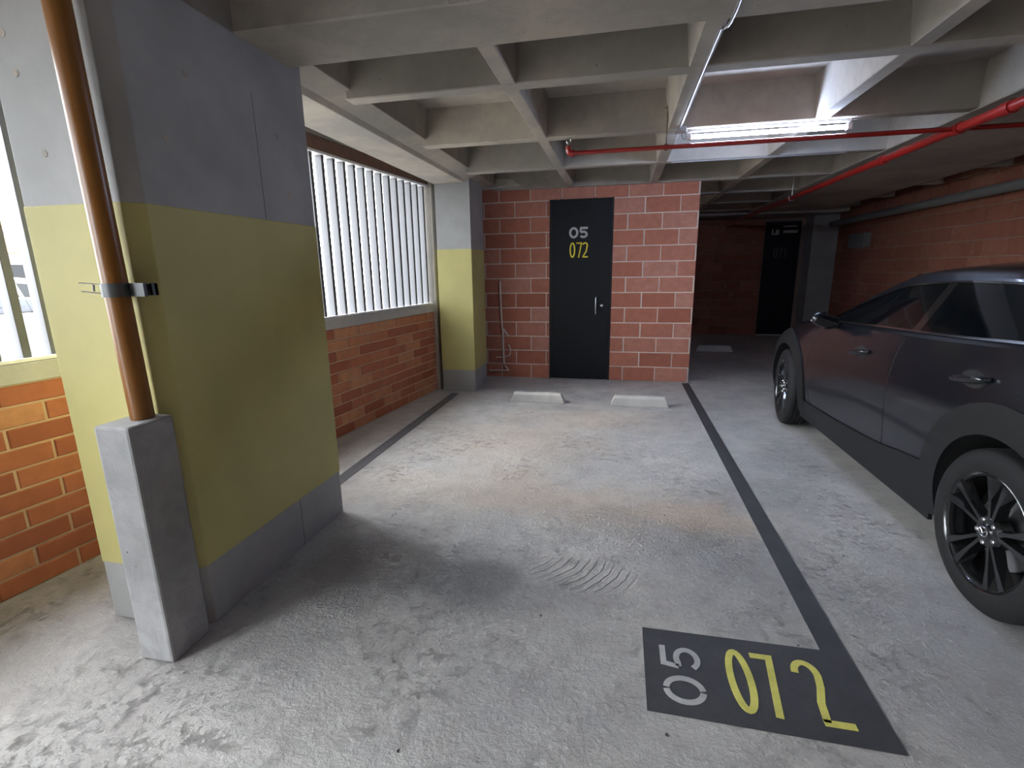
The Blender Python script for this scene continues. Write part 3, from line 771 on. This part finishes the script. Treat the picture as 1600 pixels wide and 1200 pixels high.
# ------------------------------------------------------------------ parked car (nose towards the far wall)
CX = 2.385                                  # centre line
def pchip(xs, ys):
    xs = np.array(xs, float); ys = np.array(ys, float); h = np.diff(xs); dl = np.diff(ys) / h
    mk = np.zeros(len(xs))
    for i in range(1, len(xs) - 1):
        if dl[i - 1] * dl[i] > 0:
            w1 = 2 * h[i] + h[i - 1]; w2 = h[i] + 2 * h[i - 1]; mk[i] = (w1 + w2) / (w1 / dl[i - 1] + w2 / dl[i])
    mk[0] = dl[0]; mk[-1] = dl[-1]
    def f(x):
        x = np.clip(x, xs[0], xs[-1]); i = np.clip(np.searchsorted(xs, x, 'right') - 1, 0, len(xs) - 2)
        t = (x - xs[i]) / h[i]
        return (2 * t**3 - 3 * t**2 + 1) * ys[i] + (t**3 - 2 * t**2 + t) * h[i] * mk[i] + (-2 * t**3 + 3 * t**2) * ys[i + 1] + (t**3 - t**2) * h[i] * mk[i + 1]
    return f
#            y:   1.37  1.42  1.55  1.80  2.20  2.80  3.40  3.80  4.10  4.40  4.85  5.25  5.50  5.68  5.77
SY = [1.37, 1.42, 1.55, 1.80, 2.20, 2.80, 3.40, 3.80, 4.10, 4.40, 4.85, 5.25, 5.50, 5.68, 5.77]
T = {
 'z0': [.42, .34, .24, .20, .19, .18, .18, .18, .18, .18, .18, .19, .20, .24, .34],
 'ws': [.58, .70, .78, .83, .85, .845, .845, .845, .845, .85, .86, .83, .74, .60, .44],
 'wl': [.66, .77, .83, .872, .890, .868, .862, .866, .875, .885, .895, .862, .775, .64, .48],
 'wm': [.62, .76, .84, .885, .905, .895, .890, .890, .893, .896, .895, .855, .765, .63, .46],
 'zm': [.70, .72, .74, .74, .75, .72, .70, .70, .70, .70, .70, .66, .60, .56, .54],
 'wb': [.50, .66, .75, .81, .845, .855, .858, .856, .850, .845, .830, .78, .69, .56, .40],
 'zb': [.96, 1.03, 1.09, 1.10, 1.09, 1.055, 1.03, 1.01, .995, .975, .915, .82, .735, .66, .60],
 'wg': [.42, .56, .61, .63, .655, .672, .668, .655, .68, .70, .64, .58, .50, .42, .28],
 'zg': [.98, 1.08, 1.22, 1.30, 1.335, 1.345, 1.315, 1.235, 1.135, 1.025, .955, .855, .765, .685, .62],
 'wr': [.34, .48, .53, .56, .585, .60, .60, .585, .60, .60, .52, .46, .40, .32, .22],
 'zr': [.99, 1.10, 1.25, 1.34, 1.385, 1.40, 1.375, 1.290, 1.18, 1.055, .975, .880, .79, .70, .63],
 'zc': [1.0, 1.12, 1.27, 1.37, 1.425, 1.45, 1.435, 1.345, 1.225, 1.085, .990, .905, .815, .715, .64],
}
TF = {k: pchip(SY, v) for k, v in T.items()}
def ring_pts(y, n_per=7):
    g = {k: float(TF[k](y)) for k in TF}
    ctl = [(0, g['z0']), (g['ws'] - .12, g['z0']), (g['ws'], g['z0'] + .05), (g['wl'], .30 + .6 * (g['zm'] - .30) * .5 if g['zm'] > .4 else g['zm'] - .05),
           (g['wm'], g['zm']), ((g['wm'] + g['wb']) / 2 + .012, (g['zm'] + g['zb']) / 2 + .03), (g['wb'], g['zb']), (g['wb'] - .035, g['zb'] + .022),
           (g['wg'], g['zg']), (g['wr'], g['zr']), (g['wr'] * .5, g['zc'] - (g['zc'] - g['zr']) * .28), (0, g['zc'])]
    P = [Vector(c) for c in ctl]; out = []
    sharp = {2, 6, 7, 8}
    for i in range(len(P) - 1):
        a, b = P[i], P[i + 1]
        ta = (b - P[i - 1]) * .5 if (i > 0 and i not in sharp) else (b - a) * (1.0 if i in sharp else .8)
        tb = (P[i + 2] - a) * .5 if (i + 2 < len(P) and (i + 1) not in sharp) else (b - a)
        L = (b - a).length
        if ta.length > 1.6 * L: ta = ta.normalized() * 1.6 * L
        if tb.length > 1.6 * L: tb = tb.normalized() * 1.6 * L
        for k in range(n_per):
            t = k / n_per
            out.append(a * (2 * t**3 - 3 * t**2 + 1) + ta * (t**3 - 2 * t**2 + t) + b * (-2 * t**3 + 3 * t**2) + tb * (t**3 - t**2))
    out.append(P[-1]); return out
def side_w(y, z):
    """half width of the body side at station y and height z"""
    pts = ring_pts(y); best = 0
    lo = 7 * 2
    for i in range(lo, len(pts) - 1):
        z_a, z_b = pts[i].y, pts[i + 1].y
        if (z_a - z) * (z_b - z) <= 0 and abs(z_b - z_a) > 1e-6:
            t = (z - z_a) / (z_b - z_a); return pts[i].x + (pts[i + 1].x - pts[i].x) * t
    if z < pts[lo].y: return pts[lo].x
    return pts[-8].x

car = empty('car', (CX, 3.57, 0.0))
tag(car, 'charcoal grey crossover car parked nose-in to the right of the bay line', 'car')
body = MB(); ys = sorted(set([round(v, 3) for v in list(np.linspace(1.37, 1.6, 8)) + list(np.linspace(1.6, 5.4, 58)) + list(np.linspace(5.4, 5.77, 12))]))
rings = []
for y in ys:
    h = ring_pts(y, 5); left = [(CX - p.x, y, p.y) for p in h]; right = [(CX + p.x, y, p.y) for p in h[::-1][1:-1]]
    rings.append(left + right)
n_ = len(rings[0]); fs = []
for i in range(len(rings) - 1):
    for k in range(n_): fs.append((i * n_ + k, i * n_ + (k + 1) % n_, (i + 1) * n_ + (k + 1) % n_, (i + 1) * n_ + k))
fs += [tuple(range(n_))[::-1], tuple(range((len(rings) - 1) * n_, len(rings) * n_))]
body.add([p for r_ in rings for p in r_], fs)
body = body.build('body', [M['car_paint'], M['seam']], car, smooth=True, edge=50)
WHEELS = [(2.205, -1), (4.865, -1), (2.205, 1), (4.865, 1)]
cut = MB()
for (y, sd) in WHEELS:
    xa, xb = CX + sd * 0.60, CX + sd * 1.1
    cut.lathe([(xa, 0.385), (xb, 0.385)], 0, (0, y, 0.36), 48)
me_c = bpy.data.meshes.new('cut'); me_c.from_pydata([tuple(Vector(v) - car.location) for v in cut.v], [], cut.f)
me_c.materials.append(M['car_paint']); me_c.materials.append(M['seam'])
for p_ in me_c.polygons: p_.material_index = 1
bmc = bmesh.new(); bmc.from_mesh(me_c); bmesh.ops.recalc_face_normals(bmc, faces=bmc.faces); bmc.to_mesh(me_c); bmc.free()
cutter = bpy.data.objects.new('cutter', me_c); C.objects.link(cutter); cutter.location = car.location
bmd = body.modifiers.new('arches', 'BOOLEAN'); bmd.operation = 'DIFFERENCE'; bmd.object = cutter; bmd.solver = 'EXACT'
bpy.context.view_layer.update()
dg = bpy.context.evaluated_depsgraph_get()
me_new = bpy.data.meshes.new_from_object(body.evaluated_get(dg))
body.modifiers.clear(); body.data = me_new; me_new.name = 'body'
for p_ in me_new.polygons: p_.use_smooth = p_.material_index == 0
me_new.set_sharp_from_angle(angle=math.radians(40))
bpy.data.objects.remove(cutter); bpy.data.meshes.remove(me_c)

def patch(grid, off, sd=-1, thick=0.0):
    """grid: rows of (y, z) points laid on the body side, standing off by off; with a rim back to the body"""
    mb = MB(); R_ = len(grid); Cn = len(grid[0]); vs = []
    for row in grid:
        for (y, z) in row: vs.append((CX + sd * (side_w(y, z) + off), y, z))
    for row in grid:
        for (y, z) in row: vs.append((CX + sd * (side_w(y, z) - 0.01), y, z))
    N = R_ * Cn; fs = []
    for i in range(R_ - 1):
        for k in range(Cn - 1):
            a = i * Cn + k; q_ = (a, a + 1, a + Cn + 1, a + Cn); fs.append(q_); fs.append(tuple(N + v for v in q_[::-1]))
    for k in range(Cn - 1):
        for i in (0, R_ - 1): a = i * Cn + k; fs.append((a, a + 1, N + a + 1, N + a))
    for i in range(R_ - 1):
        for k in (0, Cn - 1): a = i * Cn + k; fs.append((a, a + Cn, N + a + Cn, N + a))
    return mb.add(vs, fs)
def band(y0, y1, zlo, zhi, ny_=24, nz=6):
    g_ = []
    for j in range(nz + 1):
        row = []
        for i in range(ny_ + 1):
            y = y0 + (y1 - y0) * i / ny_; a, b = zlo(y), zhi(y); row.append((y, a + (b - a) * j / nz))
        g_.append(row)
    return g_
belt = lambda y: float(TF['zb'](y)) + 0.030
gtop = pchip([1.66, 1.80, 2.2, 2.8, 3.4, 3.8, 4.1, 4.32], [1.135, 1.25, 1.318, 1.33, 1.298, 1.215, 1.112, 1.013])
def top(y): return max(float(gtop(y)), belt(y) + 0.003)
for sd in (-1, 1):
    for (a, b, nm) in ((3.08, 4.31, 'front_window'), (2.12, 3.02, 'rear_window'), (1.68, 2.085, 'quarter_window')):
        patch(band(a, b, belt, top, 26, 6), 0.003, sd).build(nm, M['glass'], car, smooth=True, edge=40)
    patch(band(3.015, 3.085, belt, top, 3, 6), 0.004, sd).build('door_pillar', M['gloss_black'], car, smooth=True, edge=40)
    patch(band(2.08, 2.125, belt, top, 3, 6), 0.0035, sd).build('door_pillar', M['gloss_black'], car, smooth=True, edge=40)
    patch(band(1.66, 4.33, lambda y: belt(y) - .009, lambda y: belt(y) + .002, 40, 2), 0.008, sd).build('belt_trim', M['trim_chrome'], car, smooth=True, edge=40)
    patch(band(1.70, 4.25, lambda y: top(y) - .001, lambda y: top(y) + .010, 40, 1), 0.006, sd).build('window_surround', M['gloss_black'], car, smooth=True, edge=40)
    # arch rings and sill cladding
    for yc in (2.205, 4.865):
        g_ = []
        for a in np.linspace(-19, 199, 40):
            row = []
            for r_ in (0.384, 0.40, 0.44, 0.48, 0.512, 0.518):
                y = yc + r_ * math.cos(math.radians(a)); z = 0.36 + r_ * math.sin(math.radians(a))
                row.append((min(max(y, 1.40), 5.70), z))
            g_.append(row)
        patch(g_, 0.010, sd).build('wheel_arch_cladding', M['cladding'], car, smooth=True, edge=40)
    sill_top = lambda y: 0.36 + 0.10 * min(1, max(0, (3.6 - y) / 0.9)) if y < 3.6 else 0.36 - 0.0 * y
    sill_top = pchip([2.6, 2.75, 3.4, 4.1, 4.45], [.475, .455, .375, .345, .34])
    patch(band(2.62, 4.45, lambda y: 0.185, lambda y: float(sill_top(y)), 30, 4), 0.009, sd).build('sill_cladding', M['cladding'], car, smooth=True, edge=40)
    patch(band(1.44, 1.80, lambda y: 0.30, lambda y: 0.50, 8, 3), 0.008, sd).build('bumper_cladding', M['cladding'], car, smooth=True, edge=40)
    # door gaps, their shade drawn as near-black tubes
    def seam(pts):
        mb = MB(); mb.tube([(CX + sd * (side_w(y, z) - 0.0005), y, z) for (y, z) in pts], 0.0032, 6); return mb
    ln = lambda p, q, n=14: [(p[0] + (q[0] - p[0]) * i / n, p[1] + (q[1] - p[1]) * i / n) for i in range(n + 1)]
    seam(ln((4.20, .99), (4.28, .90), 4) + ln((4.30, .86), (4.33, .62), 8) + ln((4.33, .58), (4.24, .35), 6)).build('door_gap', M['seam'], car, smooth=True)
    seam(ln((3.06, 1.05), (3.10, .80), 8) + ln((3.11, .76), (3.13, .40), 12)).build('door_gap', M['seam'], car, smooth=True)
    seam(ln((2.10, 1.10), (2.16, .96), 6) + [(2.19, .93), (2.23, .905), (2.27, .89)]).build('door_gap', M['seam'], car, smooth=True)
    
    # handles; near-black ellipses paint the shade of the finger cups
    for (yc, zc, hh) in ((3.47, .888, 'front'), (2.44, .938, 'rear')):
        hd = MB(); pts = []; rad = []
        for i in range(15):
            t = i / 14; y = yc + .105 - .21 * t; z = zc - .018 + .036 * t
            o_ = 0.018 + 0.020 * math.sin(PI * t) ** .5
            if i in (0, 14): o_ = 0.006
            pts.append((CX + sd * (side_w(y, z) + o_), y, z)); rad.append(0.010 + .005 * math.sin(PI * t))
        hd.tube(pts, rad, 10)
        ho = hd.build('door_handle', M['car_paint'], car, smooth=True)
        cpn = MB(); vs = []; nr, na = 5, 22
        for j in range(nr + 1):
            for i in range(na):
                a = 2 * PI * i / na; rr_ = j / nr; y = yc + .082 * rr_ * math.cos(a); z = zc + .038 * rr_ * math.sin(a)
                vs.append((CX + sd * (side_w(y, z) + 0.0015), y, z))
        fs = [(j * na + i, j * na + (i + 1) % na, (j + 1) * na + (i + 1) % na, (j + 1) * na + i) for j in range(nr) for i in range(na)]
        cpn.add(vs, fs); cpn.build('finger_cup_shade', M['seam'], ho, smooth=True)
        ch = MB(); ch.tube([(p[0] + sd * 0.009, p[1], p[2] + .004) for p in pts[2:-2]], 0.0035, 6); ch.build('chrome_strip', M['trim_chrome'], ho, smooth=True)
    # mirror
    mr = MB(); mv = []; nu, nv = 20, 12
    for j in range(nv + 1):
        ph = -PI / 2 + PI * j / nv
        for i in range(nu):
            a = 2 * PI * i / nu
            x_ = math.copysign(abs(math.cos(a) * math.cos(ph)) ** .75, math.cos(a)) * .088
            y_ = math.sin(a) * math.cos(ph) * (.075 if math.sin(a) > 0 else .03)
            z_ = math.copysign(abs(math.sin(ph)) ** .8, math.sin(ph)) * .050
            mv.append((CX + sd * .968 + x_, 3.86 + y_, 1.045 + z_ + .012 * math.cos(a) * sd))
    mr.add(mv, [(j * nu + i, j * nu + (i + 1) % nu, (j + 1) * nu + (i + 1) % nu, (j + 1) * nu + i) for j in range(nv) for i in range(nu)])
    mo = mr.build('mirror', M['car_paint'], car, smooth=True, edge=80)
    q = MB(); q.tube([(CX + sd * .835, 3.93, 1.0), (CX + sd * .88, 3.92, 1.003), (CX + sd * .93, 3.90, 1.02)], [.026, .020, .022], 10); q.build('mirror_stalk', M['gloss_black'], mo, smooth=True)
    q = MB(); vs = [(CX + sd * .968 + .074 * math.cos(a), 3.829, 1.045 + .038 * math.sin(a)) for a in np.linspace(0, 2 * PI, 25)[:-1]]
    vs += [(v[0], 3.836, v[2]) for v in vs]; q.add(vs, [tuple(range(24)), tuple(range(24, 48))[::-1]] + [(i, (i + 1) % 24, 24 + (i + 1) % 24, 24 + i) for i in range(24)])
    q.build('mirror_glass', M['gloss_black'], mo)
    q = MB(); q.tube([(CX + sd * (1.053), 3.875, 1.045), (CX + sd * 1.01, 3.925, 1.045), (CX + sd * .95, 3.936, 1.045)], .006, 8); q.build('indicator', M['lamp_clear'], mo, smooth=True)
    # lamps
    patch(band(1.42, 1.72, lambda y: .90, lambda y: .985, 8, 3), 0.004, sd).build('tail_lamp', M['lamp_red'], car, smooth=True)
    patch(band(5.18, 5.58, lambda y: .60 + .03 * (5.58 - y), lambda y: .68 + .10 * (5.58 - y), 8, 3), 0.003, sd).build('head_lamp', M['lamp_clear'], car, smooth=True)

def top_patch(y0, y1, frac, off, mat, nm):
    mb = MB(); R_, Cn = 14, 16; vs = []
    for j in range(R_ + 1):
        y = y0 + (y1 - y0) * j / R_; pts = ring_pts(y, 7); sub = pts[7 * 9 - int(7 * frac):]
        full = [(-p.x, p.y) for p in sub] + [(p.x, p.y) for p in sub[::-1][1:]]
        idx = np.linspace(0, len(full) - 1, Cn + 1)
        for t in idx:
            a = int(t); b_ = min(a + 1, len(full) - 1); k = t - a
            vs.append((CX + full[a][0] * (1 - k) + full[b_][0] * k, y, full[a][1] * (1 - k) + full[b_][1] * k + off))
    mb.add(vs, [(j * (Cn + 1) + i, j * (Cn + 1) + i + 1, (j + 1) * (Cn + 1) + i + 1, (j + 1) * (Cn + 1) + i) for j in range(R_) for i in range(Cn)])
    return mb.build(nm, mat, car, smooth=True)
top_patch(3.55, 4.42, 0.0, 0.004, M['glass'], 'windscreen')
top_patch(1.43, 1.62, 0.0, 0.004, M['glass'], 'rear_screen')
q = MB(); q.box(CX - .36, CX + .36, 5.765, 5.785, .40, .58); q.build('grille', M['cladding'], car, bevel=0.006)
q = MB(); q.box(CX - .45, CX + .45, 1.345, 1.40, .42, .56); q.build('rear_bumper_insert', M['cladding'], car, bevel=0.01)
q = MB(); q.add([(CX - .015, 2.0, 1.425), (CX + .015, 2.0, 1.425), (CX + .015, 2.2, 1.43), (CX - .015, 2.2, 1.43), (CX - .004, 2.0, 1.475), (CX + .004, 2.0, 1.475)], [(0, 1, 5, 4), (1, 2, 5), (3, 0, 4), (2, 3, 4, 5), (0, 3, 2, 1)])
q.build('antenna_fin', M['car_paint'], car)

# wheels: tyre mesh with rim, bolts and hub cap below it
def make_wheel(yc, sd, steer=0.0):
    R_, Wd = 0.345, 0.205
    xo = CX + sd * 0.900                      # outer face
    xi = xo - sd * Wd
    dx = lambda t: xi + (xo - xi) * t
    prof = [(dx(.10), .225), (dx(.0), .262), (dx(.0), .30), (dx(.05), .328), (dx(.12), .341)]
    for k in range(4):
        t = .20 + k * .17
        prof += [(dx(t), R_ - .001 * (k in (0, 3))), (dx(t + .005), R_ - .009), (dx(t + .04), R_ - .009), (dx(t + .045), R_ - .0005)]
    prof += [(dx(.88), .341), (dx(.95), .328), (dx(1.0), .30), (dx(1.01), .27), (dx(.99), .243), (dx(.93), .228)]
    t_ = MB(); t_.lathe([(h - xo, r) for h, r in prof], 0, (0, 0, 0), 72, closed=True)
    to = empty_mesh('wheel', t_, M['tyre'], car, (xo, yc, R_ + 0.001))
    if steer: to.rotation_euler = (0, 0, steer)
    def sub(nm, mb, mat, **kw):
        o = empty_mesh(nm, mb, mat, to, (0, 0, 0), rel=True, **kw); return o
    s_ = -sd                                   # inwards
    rm = MB(); rm.lathe([(s_ * .006, .236), (s_ * .0, .243), (s_ * .002, .247), (s_ * .02, .240), (s_ * .17, .236), (s_ * .17, .225), (s_ * .05, .222), (s_ * .014, .232)], 0, (0, 0, 0), 64, closed=True)
    sub('rim', rm, M['rim'])
    dk_ = MB(); dk_.lathe([(s_ * .125, .226), (s_ * .13, .226)], 0, (0, 0, 0), 40); sub('inner_drum', dk_, M['seam'])
    dk_ = MB(); dk_.lathe([(s_ * .085, .15), (s_ * .10, .15)], 0, (0, 0, 0), 40); sub('brake_disc', dk_, M['steel'])
    for k in range(5):
        for dlt in (-.20, .20):
            a = 2 * PI * k / 5 + PI / 2 + .1 + dlt
            a0 = 2 * PI * k / 5 + PI / 2 + .1 + dlt * .75
            sp_ = MB(); vs = []
            for (r_, aa, hw, x0_, x1_) in ((.045, a0, .017, .020, .060), (.14, a * .5 + a0 * .5, .017, .012, .045), (.232, a, .034, .004, .038)):
                cy, cz = math.cos(aa), math.sin(aa); ty, tz = -cz, cy
                for (w_, xx) in ((-hw, x1_), (-hw * .45, x0_), (hw * .45, x0_), (hw, x1_)):
                    vs.append((s_ * xx, cy * r_ + ty * w_, cz * r_ + tz * w_))
            fs = [(0, 1, 2, 3), (8, 11, 10, 9)]
            for i in range(2):
                for kk in range(4): fs.append((i * 4 + kk, i * 4 + (kk + 1) % 4, (i + 1) * 4 + (kk + 1) % 4, (i + 1) * 4 + kk))
            sp_.add(vs, fs); sub('spoke', sp_, M['rim'], sm=False)
    hb = MB(); hb.lathe([(s_ * .070, .070), (s_ * .030, .070), (s_ * .018, .060), (s_ * .016, .036), (s_ * .010, .031), (s_ * .008, .0)], 0, (0, 0, 0), 32); sub('hub', hb, M['rim'])
    for k in range(5):
        a = 2 * PI * k / 5 + PI / 2 + .1 + PI / 5
        lg = MB(); lg.lathe([(s_ * .040, .010), (s_ * .014, .0095), (s_ * .011, .007)], 0, (0, .050 * math.cos(a), .050 * math.sin(a)), 8); sub('wheel_bolt', lg, M['steel'])
    em = MB()
    em.tube([(s_ * .006, .0235 * math.cos(a), .019 * math.sin(a)) for a in np.linspace(0, 2 * PI, 25)[:-1]], 0.0022, 6, closed=True)
    em.tube([(s_ * .006, -.022, .009), (s_ * .006, -.012, .006), (s_ * .006, 0, -.006), (s_ * .006, .012, .006), (s_ * .006, .022, .009)], 0.0024, 6)
    sub('emblem', em, M['steel'])
    return to
def empty_mesh(nm, mb, mat, parent, loc, rel=False, sm=True):
    me = bpy.data.meshes.new(nm); me.from_pydata(mb.v, [], mb.f); me.materials.append(mat)
    bm = bmesh.new(); bm.from_mesh(me); bmesh.ops.recalc_face_normals(bm, faces=bm.faces); bm.to_mesh(me); bm.free()
    if sm:
        for p in me.polygons: p.use_smooth = True
        me.set_sharp_from_angle(angle=math.radians(35))
    o = bpy.data.objects.new(nm, me); C.objects.link(o); o.parent = parent
    o.location = Vector(loc) if rel else Vector(loc) - world_loc(parent)
    return o
for (y, sd) in WHEELS:
    make_wheel(y, sd, -0.10 if y > 4 else 0.0)

# ------------------------------------------------------------------ the street outside the left openings
g_ = MB(); g_.box(-60, -3.0, -30, 40, -0.3, -0.02)
struct(g_.build('ground', M['asphalt']), 'pale pavement outside the building', 'ground')
gw = MB(); gw.box(-8.22, -8.0, 2.5, 9.5, -0.02, 0.93)
gw = gw.build('garden_wall', M['mortar']); tag(gw, 'low cream brick wall outside, seen between the left fins', 'wall')
def ow(u, z): return (-8.0, u, z)
courses(gw, ow, 3.4, 6.6, 0.0, 0.93, 0.24, 0.07, 0.010, M['cream_brick'], 'o', first=0.1)
car_out = copy_tree(car)
car_out.location = (-11.2, 7.4, 0.0)
tag(car_out, 'dark car parked in the street beyond the cream brick wall', 'car')
hs = empty('house', (-30, 18, 0)); tag(hs, 'distant low pale house with red tiled roof across the street', 'house')
q = MB(); q.box(-34, -27, 12, 26, 0, 2.6); q.build('house_wall', M['render'], hs)
q = MB(); q.prism([(-34.6, 2.5), (-26.2, 2.5), (-30.3, 4.2)], 1, 11.4, 26.6); q.build('house_roof', M['roof_tile'], hs)
for y in (14, 17.5, 21):
    q = MB(); q.box(-27.02, -26.94, y, y + 1.4, .9, 2.0); wf = q.build('window', M['glass'], hs)
# bare tree
random.seed(3)
tr = empty('bare_tree', (-15.0, 9.3, 0)); tag(tr, 'tall bare grey tree outside, seen between the left fins', 'tree')
q = MB(); q.tube([(-15, 9.3, 0), (-15.05, 9.35, 1.5), (-14.9, 9.3, 3.2), (-15, 9.4, 5.0), (-14.9, 9.4, 7.5)], [.2, .17, .14, .10, .04], 12); q.build('trunk', M['bark'], tr, smooth=True)
q = MB()
def branch(p, d_, L, r_, depth):
    pts = [p]; v = Vector(p); dd = Vector(d_).normalized()
    for i in range(4):
        dd = (dd + Vector((random.uniform(-.25, .25), random.uniform(-.25, .25), random.uniform(-.1, .22)))).normalized(); v = v + dd * L / 4; pts.append(v.copy())
    q.tube(pts, [r_, r_ * .85, r_ * .65, r_ * .5, r_ * .3], 5)
    if depth > 0:
        for i in (1, 2, 3, 4):
            for _ in range(2): branch(pts[i], (dd + Vector((random.uniform(-1, 1), random.uniform(-1, 1), random.uniform(-.3, .8)))), L * .6, r_ * .5, depth - 1)
for k in range(16):
    z = 1.9 + k * .36; a = k * 2.4
    branch((-15, 9.35, z), (math.cos(a), math.sin(a), .7), 2.3 - k * .06, .05, 2)
tag(q.build('branches', M['bark'], tr), kind='stuff')
